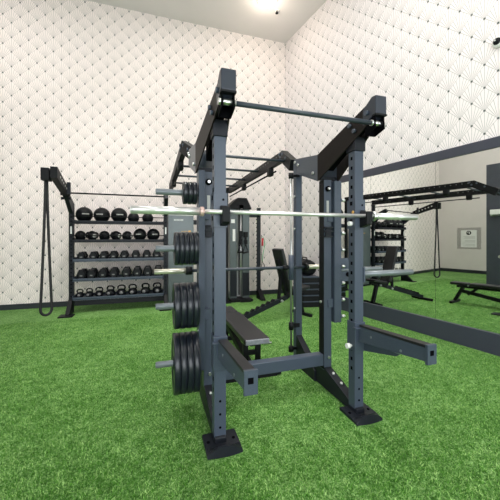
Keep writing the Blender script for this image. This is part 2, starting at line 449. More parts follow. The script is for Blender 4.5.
def front_upright(x, s):
    b = box(NB(), (x - .04, 2.0, .05), (x + .04, 2.078, 2.18))
    for z in (.115, .204, .293): cyl(b, (x, 1.9985, z), (x, 2.005, z), .0085, 12, 1)
    z = .36
    while z < 2.12:
        for sx in (-1, 1): box(b, (x + sx * .0405 - .001, 2.028, z - .013), (x + sx * .0405 + .001, 2.05, z + .013), 1)
        z += .0762
    o = obj('front_upright', b, ['slate', 'pitch'], rack)
    b = box(NB(), (x - .05, 1.985, 2.09), (x + .05, 2.10, 2.20)); obj('saddle', b, 'slate_dark', o, bevel=.004)
mid(front_upright)

def mid_upright(x, s):
    b = box(NB(), (x - .04, 2.45, .17), (x + .04, 2.53, 1.945))
    for z in [1.90 - .0762 * i for i in range(22)]:
        box(b, (x + s * .0405 - .001, 2.48, z - .011), (x + s * .0405 + .001, 2.50, z + .011), 1)
    o = obj('middle_upright', b, ['slate', 'pitch'], rack)
    b = NB(); cyl(b, (x, 2.435, 1.86), (x, 2.451, 1.86), .026, 16, 1); cyl(b, (x, 2.42, 1.86), (x, 2.436, 1.86), .013, 6, 0); obj('bolt', b, ['steel', 'pitch'], o)
    bolts(o, [((x + .01, 2.435, .285), (x + .01, 2.451, .285), .013, 6), ((x - s * .04, 2.49, .80), (x - s * .056, 2.49, .80), .013, 8)], 'steel')
    xi = x - s * .0405
    b = box(NB(), (min(xi, xi - s * .003), 2.447, .18), (max(xi, xi - s * .003), 2.53, 1.94)); obj('inner_strip', b, 'black', o)
    b = NB()
    for z in (1.405, 1.455, 1.49): box(b, (x - .043, 2.425, z), (x + .043, 2.455, z + .016))
    box(b, (x - .028, 2.43, 1.42), (x + .028, 2.45, 1.495)); obj('band_holder', b, 'slate_dark', o, bevel=.002)
    b = box(NB(), (x - .012, 2.4485, 1.62), (x + .012, 2.4497, 1.75)); obj('sticker', b, 'grey_label', o)
mid(mid_upright)

def rear_upright(x0, s):
    x = x0 - s * .02
    b = box(NB(), (x - .035, 2.99, .05), (x + .035, 3.06, 2.24)); o = obj('rear_upright', b, 'slate', rack)
    bolts(o, [((x - s * .034, 3.02, z), (x - s * .05, 3.02, z), .013, 8) for z in (1.50, 1.86, .62)], 'steel')
    xr = x - s * .10
    b = NB(); cyl(b, (xr, 2.985, .18), (xr, 2.985, 2.10), .0115, 14)
    g = obj('guide_rod', b, 'rod', rack)
    for z0, z1, r in ((.40, .48, .026), (.16, .22, .028), (2.05, 2.11, .028)):
        b = NB(); cyl(b, (xr, 2.985, z0), (xr, 2.985, z1), r, 14)
        box(b, (min(xr, x), 2.975, z0 + .02), (max(xr, x), 2.992, z1 - .015)); obj('stop_collar', b, 'black', g)
mid(rear_upright)

def hwid(y):                                # the arm plates spread to pass outside the middle uprights
    pts = ((1.70, .040), (1.85, .042), (2.45, .108), (3.06, .046), (3.2, .046))
    for (a, p), (c, q) in zip(pts, pts[1:]):
        if a <= y <= c: return p + (q - p) * (y - a) / (c - a)
    return pts[-1][1] if y > 3 else pts[0][1]

def flared(b, poly, x, side, th, mi=0, out=0.0):
    """a plate whose distance from the arm's centre line follows hwid(y)."""
    hw = lambda y: hwid(y) + (out if y > 2.6 else 0)
    A = [b.verts.new((x + side * hw(p[0]), p[0], p[1])) for p in poly]
    B = [b.verts.new((x + side * (hw(p[0]) - th), p[0], p[1])) for p in poly]
    n = len(poly); fs = [b.faces.new(A), b.faces.new(B[::-1])]
    for i in range(n): fs.append(b.faces.new([A[i], B[i], B[(i + 1) % n], A[(i + 1) % n]]))
    for f in fs: f.material_index = mi
    return b

def arm(x, s):
    o = None
    for side in (-1, 1):
        b = flared(NB(), [(2.45, 1.926), (1.85, 2.24), (1.85, 2.392), (2.45, 2.170)], x, side, .010)
        q = obj('arm_plate', b, 'arm', rack); o = o or q
        b = flared(NB(), [(2.45, 1.926), (2.45, 2.170), (3.06, 2.285), (3.06, 2.13)], x, side, .010, out=.05 if side == s else 0)
        p = obj('rear_plate', b, 'slate', rack)
        d = side
        bolts(p, [((x + d * (hwid(y) + (.05 * (y - 2.45) / .61 if d == s else 0) - .003), y, z), (x + d * (hwid(y) + (.05 * (y - 2.45) / .61 if d == s else 0) + .014), y, z), .015, 8) for (y, z) in ((2.54, 2.02), (2.93, 2.19), (3.02, 2.24))], 'steel')
        bolts(q, [((x + d * (hwid(y) - .002), y, z), (x + d * (hwid(y) + .016), y, z), .017, 8) for (y, z) in ((1.98, 2.235), (2.03, 2.29))], 'slate')
    b = prism(NB(), [(2.40, 2.02), (1.80, 2.315), (1.80, 2.40), (2.40, 2.16)], 'x', x - .030, x + .030)
    obj('arm_gap_shade', b, 'pitch', rack)  # pitch-black body puts the shade inside the open arm
    b = box(NB(), (x - .095, 2.452, 1.95), (x + .095, 2.53, 1.975)); obj('cap_plate', b, 'slate_dark', rack)
    b = prism(NB(), [(1.755, 2.292), (1.90, 2.238), (1.935, 2.345), (1.80, 2.425), (1.755, 2.42)], 'x', x - .047, x + .047)
    c = obj('end_cap', b, 'navy', o, bevel=.006)
    b = box(NB(), (x - .049, 1.752, 2.278), (x + .049, 1.80, 2.292)); obj('cap_lip', b, 'black', o, bevel=.002)
    bolts(o, [((x + d * .045, 1.85, 2.325), (x + d * .062, 1.85, 2.325), .019, 8) for d in (-1, 1)], 'slate')
    for d in (-1, 1):                          # hanger under the arm that carries the pull-up bar
        b = prism(NB(), [(1.765, 2.19), (1.86, 2.165), (1.87, 2.26), (1.775, 2.29)], 'x', x + d * .038 - .004, x + d * .038 + .004); obj('bar_hanger', b, 'pitch', o)
    b = prism(NB(), [(1.862, 2.165), (1.875, 2.165), (1.885, 2.26), (1.872, 2.28)], 'x', x - .042, x + .042); obj('hanger_back', b, 'pitch', o)
    b = NB(); cyl(b, (x - .055, 1.80, 2.235), (x + .055, 1.80, 2.235), .0205, 16)
    obj('bushing', b, 'steel', o)
mid(arm)

b = NB(); cyl(b, (XL + .05, 1.80, 2.235), (XR - .05, 1.80, 2.235), .0165, 18); obj('pull_up_bar', b, 'barblue', rack)
b = box(NB(), (XL + .04, 2.45, .21), (XR - .04, 2.535, .315))
obj('crossmember', b, 'slate', rack, bevel=.006)

def base(x, s):
    b = prism(NB(), [(1.98, .012), (1.98, .055), (2.45, .195), (2.535, .195), (2.90, .03), (2.90, .0)], 'x', x - .038, x + .038)
    o = obj('base_runner', b, 'slate_dark', rack, bevel=.003)
    bolts(o, [((x, y, z - .012), (x, y - .006, z + .012), .012, 6) for (y, z) in ((2.36, .170), (2.24, .136))], 'steel')
    b = prism(NB(), [(3.06, 0.0), (3.06, .33), (2.99, .33), (2.60, .10), (2.60, 0)], 'x', x - s * .02 - .034, x - s * .02 + .034)
    obj('rear_gusset', b, 'slate_dark', rack, bevel=.003)
    # front foot: plate with a raised arched toe
    b = NB(); n = 12; hw = .117
    cols = []
    for i in range(n + 1):
        u = -1 + 2 * i / n; xx = x + .01 + hw * u; arch = max(0, 1 - u * u)
        yf = 1.872 + .012 * (u * u)
        cols.append([b.verts.new(p) for p in ((xx, yf, 0), (xx, yf + .006, .016 + .050 * arch), (xx, yf + .03, .014 + .046 * arch), (xx, yf + .075, .022), (xx, 2.105, .022), (xx, 2.105, 0))])
    for a, c in zip(cols, cols[1:]):
        for k in range(6): b.faces.new([a[k], a[(k + 1) % 6], c[(k + 1) % 6], c[k]])
    b.faces.new(cols[0][::-1]); b.faces.new(cols[-1])
    for u in (-.085, .09): cyl(b, (x + u + .005, 2.01, .018), (x + u + .005, 2.01, .0255), .011, 12, 1)
    obj('foot', b, ['slate_dark', 'pitch'], rack)
    b = box(NB(), (x - s * .02 - .09, 2.98, 0), (x - s * .02 + .09, 3.20, .022)); obj('foot', b, 'slate_dark', rack, bevel=.006)
mid(base)

def storage(x, s):
    x0, x1 = (.336, .386) if s < 0 else (1.605, 1.68)
    y0 = 2.36 if s < 0 else 2.42
    zb = .36 if s < 0 else .61
    b = box(NB(), (x0, y0, zb), (x1, y0 + .075, 1.935))
    for z in [1.55, .75]:                      # brackets back to the upright
        box(b, (min(x1 if s < 0 else x0, x - s * .0), y0 + .02, z), (max(x1 if s < 0 else x0, x), y0 + .10, z + .08))
    o = obj('storage_post', b, 'slate', rack, bevel=.003)
    zs = [1.756 - .1555 * i for i in range(8)]
    xe = x0 if s < 0 else x1
    for z in zs:
        b = NB()
        if s > 0:
            cyl(b, (xe - .002, y0 - .004, z), (xe + .022, y0 - .004, z), .016, 14); sphere(b, (xe + .02, y0 - .004, z), .016, 12, 8)
        else:
            cyl(b, (x0 + .002, y0 + .03, z), (x0 - .003, y0 + .03, z), .010, 14)
        obj('peg_knob', b, 'steel', o)
    if s < 0:
        for z in (1.756, 1.32, .875, .43):
            b = NB(); cyl(b, (.338, 2.40, z), (.02, 2.40, z), .0235, 20); cyl(b, (.03, 2.40, z), (.014, 2.40, z), .021, 20)
            obj('plate_horn', b, 'greysteel', rack)
    else:
        b = NB(); cyl(b, (1.66, 2.46, 1.095), (2.17, 2.46, 1.095), .0235, 20); h = obj('plate_horn', b, 'greysteel', rack)
        b = box(NB(), (1.675, 2.44, .99), (1.80, 2.452, 1.21)); cyl(b, (1.765, 2.425, 1.055), (1.765, 2.44, 1.055), .022, 14, 1)
        obj('flange', b, ['slate', 'pitch'], h)
        b = NB(); cyl(b, (1.585, 2.04, 1.109), (2.12, 2.04, 1.109), .0245, 20); h = obj('plate_horn', b, 'greysteel', rack)
        b = box(NB(), (1.588, 1.99, 1.05), (1.60, 2.085, 1.17)); obj('flange', b, 'slate', h)
mid(storage)

def safety(x, s):
    xs = x + .01
    b = prism(NB(), [(1.995, .585), (1.995, .708), (1.37, .752), (1.37, .668)], 'x', xs - .027, xs + .027)
    o = obj('safety_arm', b, 'slate', rack, bevel=.003)
    b = prism(NB(), [(1.97, .708), (1.97, .722), (1.372, .768), (1.372, .750)], 'x', xs - .030, xs + .030)
    obj('wear_strip', b, 'vinyl', o, bevel=.002)
    b = NB(); box(b, (xs - .034, 1.352, .655), (xs + .034, 1.37, .772)); box(b, (xs - .016, 1.3505, .708), (xs + .012, 1.353, .738), 1)
    obj('end_plate', b, ['slate', 'pitch'], o)
    b = NB(); box(b, (x - .048, 1.985, .505), (x + .048, 2.088, .735)); box(b, (x - .06, 1.96, .69), (x + .055, 2.0, .702))
    prism(b, [(1.99, .505), (1.99, .59), (1.62, .612), (1.66, .585)], 'x', xs + .027, xs + .034)
    obj('collar', b, 'slate', o, bevel=.003)
    if s > 0:
        b = NB(); xk = x - .046; z = .545
        cyl(b, (xk, 2.03, z), (xk - .022, 2.03, z), .010, 12); cyl(b, (xk - .02, 2.03, z), (xk - .048, 2.03, z), .020, 16)
        obj('pin_knob', b, 'white', o)
    bolts(o, [((xs + sx * .026, yy, .665), (xs + sx * .031, yy, .665), .009, 8) for yy in (1.84, 1.56) for sx in (-1, 1)], 'greysteel')
mid(safety)

def jhook(x, s):
    b = box(NB(), (x - .047, 1.985, 1.475), (x + .047, 2.088, 1.705))
    for z in (1.52, 1.66):
        box(b, (x - .049, 2.02, z), (x - .046, 2.05, z + .03), 1); cyl(b, (x + .018, 1.983, z), (x + .018, 1.987, z), .008, 10, 1)
    o = obj('j_hook', b, ['slate', 'pitch'], rack)
    b = prism(NB(), [(1.99, 1.60), (1.99, 1.48), (1.90, 1.505), (1.893, 1.605), (1.912, 1.605), (1.922, 1.558), (1.968, 1.558), (1.972, 1.62)], 'x', x - .005, x + .045)
    obj('hook', b, 'black', o, bevel=.004)
    if s > 0:
        b = NB(); cyl(b, (x - .045, 2.03, 1.515), (x - .075, 2.03, 1.515), .018, 16); obj('pin_knob', b, 'white', o)
        b = NB(); cyl(b, (x - .045, 2.01, 1.605), (x - .052, 2.01, 1.605), .012, 16); obj('pin_ring', b, 'orange', o)
mid(jhook)

# smith bar running on the guide rods
ZS = 1.08
b = NB(); cyl(b, (.36, 2.985, ZS), (1.60, 2.985, ZS), .016, 16); sm = obj('smith_bar', b, 'barblue', rack)
for x0, x1 in ((.005, .36), (1.60, 1.955)):
    b = NB(); cyl(b, (x0, 2.985, ZS), (x1, 2.985, ZS), .0245, 20); obj('sleeve', b, 'cream', sm)
for x in (.55, 1.43):
    obj('carriage', cyl(NB(), (x, 2.985, ZS - .135), (x, 2.985, ZS + .135), .030, 18), 'slate', sm)
for x0, x1 in ((.30, .36), (1.60, 1.63)):
    obj('collar', cyl(NB(), (x0, 2.985, ZS), (x1, 2.985, ZS), .040, 18), 'black', sm)
for x in (.62, 1.36): obj('clamp', cyl(NB(), (x - .03, 2.985, ZS), (x + .03, 2.985, ZS), .028, 16), 'black', sm)

# ------------------------------------------------------------------ barbell
bar = thing('barbell', 'long steel barbell racked across the front uprights', 'barbell', (.969, 1.945, 1.5725))
zb = 1.5725
b = NB(); cyl(b, (.28, 1.945, zb), (1.66, 1.945, zb), .0142, 18); obj('shaft', b, 'chrome', bar)
for x0, x1 in ((-.131, .285), (1.655, 2.069)):
    b = NB(); cyl(b, (x0, 1.945, zb), (x1, 1.945, zb), .025, 24)
    xo = x0 if x0 < 0 else x1; sg = -1 if x0 < 0 else 1
    cyl(b, (xo, 1.945, zb), (xo + sg * .004, 1.945, zb), .019, 20); obj('sleeve', b, 'chrome', bar)
b = NB(); lathe(b, [(0, 0), (.030, 0), (.031, .004), (.031, .020), (.026, .024), (0, .024)], (.287, 1.945, zb), 'x', 24); obj('collar', b, 'copper', bar)
b = NB(); lathe(b, [(0, 0), (.030, 0), (.038, .006), (.038, .026), (.036, .03), (0, .03)], (1.625, 1.945, zb), 'x', 24); obj('collar', b, 'steel', bar)

# ------------------------------------------------------------------ weight plates on the left horns
def plate_mesh(R, th):
    """axis x, centred on origin, open bore."""
    h = th / 2; r0 = .0255; hub = max(.036, R * .22); rim = R * .80
    pr = [(r0, -h), (hub, -h), (hub + .006, -h * .62), (rim, -h * .62), (rim + .008, -h * .96), (R - .006, -h), (R, -h * .72), (R, h * .72), (R - .006, h),
          (rim + .008, h * .96), (rim, h * .62), (hub + .006, h * .62), (hub, h), (r0, h), (r0, -h)]
    return lathe(NB(), pr, (0, 0, 0), 'x', 56)
levels = [(1.756, .0875, .035, 3, .325, 'top peg', 'small'), (1.32, .129, .0345, 5, .330, 'second peg from the top', 'medium'),
          (.875, .176, .045, 4, .330, 'third peg from the top', 'large'), (.43, .225, .046, 4, .330, 'bottom peg', 'largest')]
POS = {3: ['outermost', 'middle one', 'innermost'], 4: ['outermost', 'second from outside', 'third from outside', 'innermost'],
       5: ['outermost', 'second from outside', 'middle one', 'fourth from outside', 'innermost']}
for (z, R, th, n, xin, peg, size) in levels:
    first = None
    for i in range(n):
        x = xin - (th + .0012) * (n - i - .5) - .032 * 0
        loc = (x, 2.40, z - .0015)
        lab = f'{size} black weight plate on the {peg}, {POS[n][i]}'
        if first is None:
            first = obj('weight_plate', plate_mesh(R, th), 'plate'); first.location = loc
            tag(first, lab, 'weight plate', f'{size} weight plates on the {peg}')
        else:
            c = first.copy(); C.objects.link(c); c.location = loc; c['label'] = lab

# ------------------------------------------------------------------ overhead ladder bridge
RX = (0.33, 1.57)
br = thing('monkey_bar_bridge', 'black overhead ladder of rails and rungs reaching from rack to storage wall', 'monkey bars', (.95, 3.06, 2.2))
for x in RX:
    xs = XL + .02 if x < 1 else XR - .02
    b = box(NB(), (x - .03, 3.46, 2.375), (x + .03, 6.37, 2.50))
    for i in range(28):
        y = 3.56 + i * .1
        for sx in (-1, 1): cyl(b, (x + sx * .030, y, 2.46), (x + sx * .0315, y, 2.46), .010, 8, 1)
    o = obj('rail', b, ['black', 'dim_label'], br)
    b = NB(); beam(b, (xs, 3.13, 2.235), (x, 3.50, 2.445), .085, .13); e = obj('end_bracket', b, 'black', br, bevel=.003)
    bolts(e, [((x + (xs - x) * (3.5 - min(y, 3.5)) / .385 + sx * .029, y, z), (x + (xs - x) * (3.5 - min(y, 3.5)) / .385 + sx * .050, y, z), .018, 6)
              for sx in (-1, 1) for (y, z) in ((3.42, 2.44), (3.50, 2.42), (3.54, 2.47), (3.30, 2.36))], 'slate')
    b = NB(); cyl(b, (x, 3.75, 2.30), (x, 6.3, 2.30), .012, 10); lo = obj('lower_rod', b, 'black', br)
    for y in (3.95, 5.25):
        b = box(NB(), (x - .036, y - .06, 2.27), (x + .036, y + .06, 2.40)); obj('rod_hanger', b, 'black', lo, bevel=.02)
for y, z in ((3.36, 2.34), (3.72, 2.44), (4.42, 2.44), (5.12, 2.44), (5.80, 2.44)):
    b = NB()
    xa, xb = (RX[0] + .03, RX[1] - .03) if y > 3.5 else (RX[0] + .06, RX[1] - .03)
    cyl(b, (xa, y, z), (xb, y, z), .0165, 14); obj('rung', b, 'barblue', br)
b = box(NB(), (1.49, 6.37, 0), (1.55, 6.43, 2.50)); box(b, (1.42, 6.25, 0), (1.59, 6.55, .02)); obj('far_post', b, 'black', br, bevel=.003)

# ------------------------------------------------------------------ wall storage unit
SX0, SX1 = -1.466, .234
st = thing('storage_rack', 'black five-shelf storage rack standing along the patterned rear wall', 'storage rack', (-.616, 6.45, 0))
for x in (SX0, SX1):
    top = 2.05 if x < 0 else 2.40
    b = box(NB(), (x - .04, 6.35, .10), (x + .04, 6.43, top))
    for i in range(24):
        z = .3 + i * .074
        box(b, (x - .012, 6.3485, z), (x + .012, 6.3505, z + .022), 1)
    o = obj('upright', b, ['slate_dark', 'pitch'], st)
    b = box(NB(), (x - .014, 6.346, 1.48), (x + .014, 6.3484, 1.62)); obj('sticker', b, 'whitelabel', o)
    b = prism(NB(), [(6.43, .26), (6.43, 0), (6.12, 0), (6.07, .03), (6.3, .26)], 'x', x - .035, x + .035)
    o = obj('foot', b, 'black', st, bevel=.004)
    b = box(NB(), (x - .13, 5.99, 0), (x + .10, 6.20, .022)); obj('foot_pad', b, 'black', o, bevel=.006)
ZSH = (1.700, 1.347, .985, .622, .275)
for i, z in enumerate(ZSH):
    b = box(NB(), (SX0 + .04, 6.25, z - .028), (SX1 - .04, 6.258, z + .028))
    box(b, (SX0 + .04, 6.25, z - .012), (SX1 - .04, 6.70, z - .006)); box(b, (SX0 + .04, 6.692, z - .02), (SX1 - .04, 6.70, z + .03))
    for x in (SX0 + .04, SX1 - .048): box(b, (x, 6.25, z - .03), (x + .008, 6.70, z + .05))
    o = obj('shelf', b, 'slate' if i >= 2 else 'slate_dark', st)
    if i < 2:
        b = NB(); cyl(b, (SX0 + .03, 6.262, z + .105), (SX1 - .03, 6.262, z + .105), .009, 10)
        obj('guard_rail', b, 'black', o)
b = NB(); cyl(b, (SX0 - .02, 6.0, 2.195), (SX1 + .03, 6.0, 2.195), .014, 12); obj('top_bar', b, 'black', st)
def sarm(x):
    b = prism(NB(), [(6.43, 1.86), (6.43, 2.05), (6.0, 2.24), (5.95, 2.16), (6.33, 1.86)], 'x', x - .035, x + .035)
    a = obj('arm_base', b, 'slate_dark', st, bevel=.003)
    if x > 0: return
    b = prism(NB(), [(6.05, 2.12), (6.05, 2.25), (5.33, 2.505), (5.33, 2.325)], 'x', x - .05, x + .05)
    for i in range(6):
        y = 5.48 + i * .09
        for sx in (-1, 1): cyl(b, (x + sx * .05, y, 2.395 - (y - 5.4) * .33), (x + sx * .054, y, 2.395 - (y - 5.4) * .33), .02, 10, 1)
    obj('arm_beam', b, ['black', 'grey_label'], st, bevel=.003)
    bolts(st, [((x + sx * .03, y, z), (x + sx * .075, y, z), .026, 6) for (y, z) in ((5.98, 2.17), (6.02, 2.10), (5.90, 2.22)) for sx in (-1, 1)], 'slate_dark')
    b = box(NB(), (x + .045, 5.86, 2.16), (x + .10, 5.90, 2.36)); obj('rope_guide', b, 'slate_dark', st)
sarm(SX0); sarm(SX1)

# rope trainer hung from the left arm
rp = thing('rope_trainer', 'black hanging loop of climbing rope on the storage rack arm', 'rope trainer', (-1.587, 5.40, 2.38))
b = box(NB(), (-1.635, 5.30, 2.285), (-1.525, 5.46, 2.475)); cyl(b, (-1.53, 5.40, 2.40), (-1.5215, 5.40, 2.40), .04, 14)
obj('pulley_box', b, 'black', rp, bevel=.012)
pts = []; zt, zb2 = 2.36, .20
for i in range(41):
    q = i / 40; z = zt + (zb2 + .10 - zt) * q; w = .008 + .066 * q ** 1.3
    pts.append((-1.587 - w, 5.40, z))
for i in range(1, 12):
    a = PI + PI * i / 12; pts.append((-1.587 + .074 * math.cos(a), 5.40, zb2 + .10 + .095 * math.sin(a)))
for i in range(40, -1, -1):
    q = i / 40; z = zt + (zb2 + .10 - zt) * q; w = .008 + .066 * q ** 1.3
    pts.append((-1.587 + w, 5.40, z))
ca, sa = math.cos(math.radians(42)), math.sin(math.radians(42))   # the loop hangs turned towards the room
pts = [(-1.587 + (p[0] + 1.587) * 1.1 * ca, 5.40 + (p[0] + 1.587) * 1.1 * sa, p[2]) for p in pts]
obj('rope', tube(NB(), pts, .0195, 10), 'rope', rp)

def X_at(px, Y):
    u = (px - 250) / 300.0
    return (.9521 * u + .3058) / (.9521 - .3058 * u) * Y

# balls on the top shelf
def med_ball(R, mat='rubber'):
    b = sphere(NB(), (0, 0, R), R, 32, 18)
    o = bpy.data.objects.new('medicine_ball', None); C.objects.link(o)
    body = obj('body', b, mat, o, local=True)
    # white printed band patch on the front
    b = NB(); g = []
    for i in range(9):
        th = -.42 + .84 * i / 8
        for k, ph in enumerate((-.03, .12)):
            g.append(b.verts.new(((R + .0015) * math.cos(ph) * math.sin(th), -(R + .0015) * math.cos(ph) * math.cos(th), R + (R + .0015) * math.sin(ph))))
    for i in range(8): b.faces.new([g[2 * i], g[2 * i + 2], g[2 * i + 3], g[2 * i + 1]])
    obj('printed_mark', b, 'grey_label', o, local=True)
    b = NB()
    for tilt in (0, 1):
        torus(b, (0, 0, R), 'x' if tilt else 'z', R * 1.0005, .0025, n=40, seg=6)
    obj('seam', b, 'black', o, local=True)
    return o
zt0 = ZSH[0] - .002
big = med_ball(.152); YB = 6.44
for i, (px, sc, rz) in enumerate(((84.3, .975, .35), (101.9, .965, -.15), (119.2, .98, .2))):
    o = big if i == 0 else dup(big, (0, 0, 0))
    o.location = (X_at(px, YB), YB, zt0 + .002); o.rotation_euler = (0, 0, rz); o.scale = (sc,) * 3
    tag(o, f'large black medicine ball on the top shelf, {ORD[i]} from the left', 'medicine ball', 'large medicine balls on the top shelf')
sm_ = med_ball(.107)
for i, (px, rz) in enumerate(((133.6, .9), (147.8, 2.2))):
    o = sm_ if i == 0 else dup(sm_, (0, 0, 0))
    o.location = (X_at(px, YB), YB, zt0); o.rotation_euler = (0, 0, rz)
    tag(o, f'smaller black ball on the top shelf, {"beside the large balls" if i == 0 else "at the right end"}', 'medicine ball', 'small balls on the top shelf')
# second shelf: five double-grip balls, two plain balls
zt1 = ZSH[1] - .002
def grip_ball():
    R = .098
    o = bpy.data.objects.new('grip_ball', None); C.objects.link(o)
    b = sphere(NB(), (0, 0, R), R, 28, 16, sc=(.86, 1, 1)); obj('body', b, 'rubber', o, local=True)
    for s in (-1, 1):
        b = NB(); torus(b, (s * .062, 0, R + .012), 'y', .052, .015, n=24, seg=10); obj('handle', b, 'black', o, local=True)
    b = NB(); lathe(b, [(0, 0), (.038, 0), (.036, .004), (0, .0045)], (0, -R * 1.0, R), 'y', 20); obj('printed_mark', b, 'grey_label', o, local=True)
    return o
gb = grip_ball()
for i, (px, rz) in enumerate(((80.6, 1.35), (92.2, .6), (104.5, 1.5), (116, .8), (127.2, 1.1))):
    o = gb if i == 0 else dup(gb, (0, 0, 0))
    o.location = (X_at(px, YB), YB, zt1); o.rotation_euler = (0, 0, rz)
    tag(o, f'black double-handled ball on the second shelf, {ORD[i]} from the left', 'grip ball', 'handled balls on the second shelf')
slam = med_ball(.125); 
for i, (px, rz) in enumerate(((140, -.2), (153.3, .3))):
    o = slam if i == 0 else dup(slam, (0, 0, 0))
    o.location = (X_at(px, YB), YB, zt1); o.rotation_euler = (0, 0, rz)
    tag(o, f'plain black slam ball on the second shelf, {"left one of the two" if i == 0 else "at the right end"}', 'slam ball', 'slam balls on the second shelf')
for o in (slam, ) + tuple(x for x in C.objects if x.get('category') == 'slam ball' and x is not slam): o.name = 'slam_ball'

# hex dumbbells
def dumbbell(R, L):
    o = bpy.data.objects.new('hex_dumbbell', None); C.objects.link(o)
    zc = R * math.cos(PI / 6)
    for s in (-1, 1):
        y0, y1 = s * (L / 2 - .085), s * L / 2
        def ring(r): return [(r * math.cos(PI / 6 * 2 * k), zc + r * math.sin(PI / 3 * k)) for k in range(6)]
        b = NB(); prism(b, ring(R), 'y', y0, y1 - s * .02)
        A = [b.verts.new((p[0], y1 - s * .02, p[1])) for p in ring(R)]; B = [b.verts.new((p[0], y1, p[1])) for p in ring(R * .78)]
        for k in range(6): b.faces.new([A[k], A[(k + 1) % 6], B[(k + 1) % 6], B[k]])
        b.faces.new(B)
        h = obj('head', b, 'rubber', o, local=True, bevel=.004)
        b = box(NB(), (-.030, min(y1, y1 + s * .001), zc - .026), (.030, max(y1, y1 + s * .001), zc - .004)); obj('number_mark', b, 'dim_label', h, local=True)
    b = NB(); cyl(b, (0, -L / 2 + .08, zc), (0, L / 2 - .08, zc), .017, 14); obj('grip', b, 'steel', o, local=True)
    return o
for row, (R, L, pxs, zt, nm, sh) in enumerate(((.099, .30, (81, 93, 103.4, 113.2, 124, 135.5, 146.6, 156.7), ZSH[2] - .005, 'smaller black hex dumbbell', 'third shelf'),
                                     (.119, .34, (81, 91.2, 102.6, 113.4, 126, 137, 147.6, 158.6), ZSH[3] - .005, 'heavier black hex dumbbell', 'fourth shelf'))):
    d = dumbbell(R, L)
    for i, px in enumerate(pxs):
        o = d if i == 0 else dup(d, (0, 0, 0))
        sc = (.92 + .14 * i / 7)
        Y = 6.44
        o.location = (X_at(px, Y - L / 2), Y, zt); o.scale = (sc * (.80 if row == 0 else .75), 1, sc)
        tag(o, f'{nm} on the {sh}, {ORD[i]} from the left', 'dumbbell', f'hex dumbbells on the {sh}')

# kettlebells
def kettlebell():
    o = bpy.data.objects.new('kettlebell', None); C.objects.link(o)
    b = lathe(NB(), [(0, 0), (.055, 0), (.085, .03), (.095, .075), (.082, .12), (.05, .15), (0, .16)], (0, 0, 0), 'z', 28); obj('body', b, 'rubber', o, local=True)
    pts = [(-.052, 0, .12), (-.070, 0, .165), (-.066, 0, .205), (-.04, 0, .228), (0, 0, .232), (.04, 0, .228), (.066, 0, .205), (.070, 0, .165), (.052, 0, .12)]
    obj('handle', tube(NB(), pts, .0165, 10), 'black', o, local=True)
    b = NB(); lathe(b, [(0, 0), (.036, 0), (.034, -.006), (0, -.007)], (0, -.093, .075), 'y', 20); obj('number_disc', b, 'dim_label', o, local=True)
    return o
kb = kettlebell()
for i, (px, sc) in enumerate(zip((79.8, 89.4, 99.2, 110.4, 121.4, 132.6, 145.6, 157.2), (.76, .80, .86, .95, .98, 1.0, 1.04, 1.04))):
    o = kb if i == 0 else dup(kb, (0, 0, 0))
    o.location = (X_at(px, 6.40), 6.42, ZSH[4] - .005); o.scale = (sc * .96, sc, sc * .88); o.rotation_euler = (0, 0, random.uniform(-.4, .4))
    tag(o, f'black kettlebell with a pale disc on the bottom shelf, {ORD[i]} from the left', 'kettlebell', 'kettlebells on the bottom shelf')

# ------------------------------------------------------------------ cable machine on the rear wall
cm = thing('cable_machine', 'grey-shrouded twin-tower cable machine by the patterned rear wall', 'cable machine', (1.2, 6.6, 0))
b = box(NB(), (.285, 6.45, .05), (.81, 6.80, 1.90)); box(b, (.29, 6.445, 1.875), (.80, 6.452, 1.90), 1)
tw = obj('left_tower', b, ['shroud', 'whitelabel'], cm, bevel=.012)
b = NB()
for k in range(7): box(b, (.405 + k * .028, 6.443, 1.765), (.405 + k * .028 + .019, 6.4485, 1.795))
obj('lettering', b, 'whitelabel', tw)
b = NB()
for k in range(5): box(b, (.56 + k * .026, 6.443, 1.535 + .004 * (k % 2)), (.56 + k * .026 + .017, 6.4485, 1.55))
box(b, (.70, 6.443, 1.52), (.75, 6.4485, 1.56)); obj('lettering', b, 'orange', tw)
TX0, TX1 = 1.615, 2.075
b = box(NB(), (TX0, 6.5, .05), (TX0 + .165, 6.85, 2.08)); rt = obj('right_tower', b, 'shroud', cm, bevel=.008)
b = box(NB(), (TX0 + .03, 6.495, 1.735), (TX0 + .115, 6.5, 1.82)); box(b, (TX0 + .065, 6.495, 1.33), (TX0 + .125, 6.5, 1.60)); obj('sticker', b, 'white', rt)
b = box(NB(), (TX0 + .30, 6.5, .05), (TX1, 6.85, 2.08)); obj('right_tower', b, 'shroud', cm, bevel=.008)
b = box(NB(), (TX0 + .165, 6.72, .05), (TX0 + .30, 6.80, 2.08)); obj('weight_channel', b, 'whitelabel', cm)
b = prism(NB(), [(TX0 - .03, 2.05), (TX0 - .03, 2.11), (TX0 + .17, 2.30), (TX1 - .08, 2.30), (TX1 + .03, 2.08), (TX1 + .03, 2.05)], 'y', 6.44, 6.88); obj('hood', b, 'black', cm, bevel=.006)
b = NB(); cyl(b, (TX0 + .262, 6.52, .08), (TX0 + .262, 6.52, 2.06), .013, 12); obj('guide_rod', b, 'chrome', cm)
b = box(NB(), (TX0 + .21, 6.515, .12), (TX0 + .235, 6.54, 2.06)); obj('channel_edge', b, 'black', cm)
b = NB(); cyl(b, (TX0 + .255, 6.44, 2.10), (TX0 + .255, 6.50, 2.10), .05, 18); obj('pulley', b, 'white', cm)
b = box(NB(), (TX0 - .01, 6.30, 0), (TX1 + .02, 6.86, .05)); box(b, (TX0 + .18, 6.25, 0), (TX0 + .42, 6.5, .045)); obj('base_plate', b, 'black', cm)
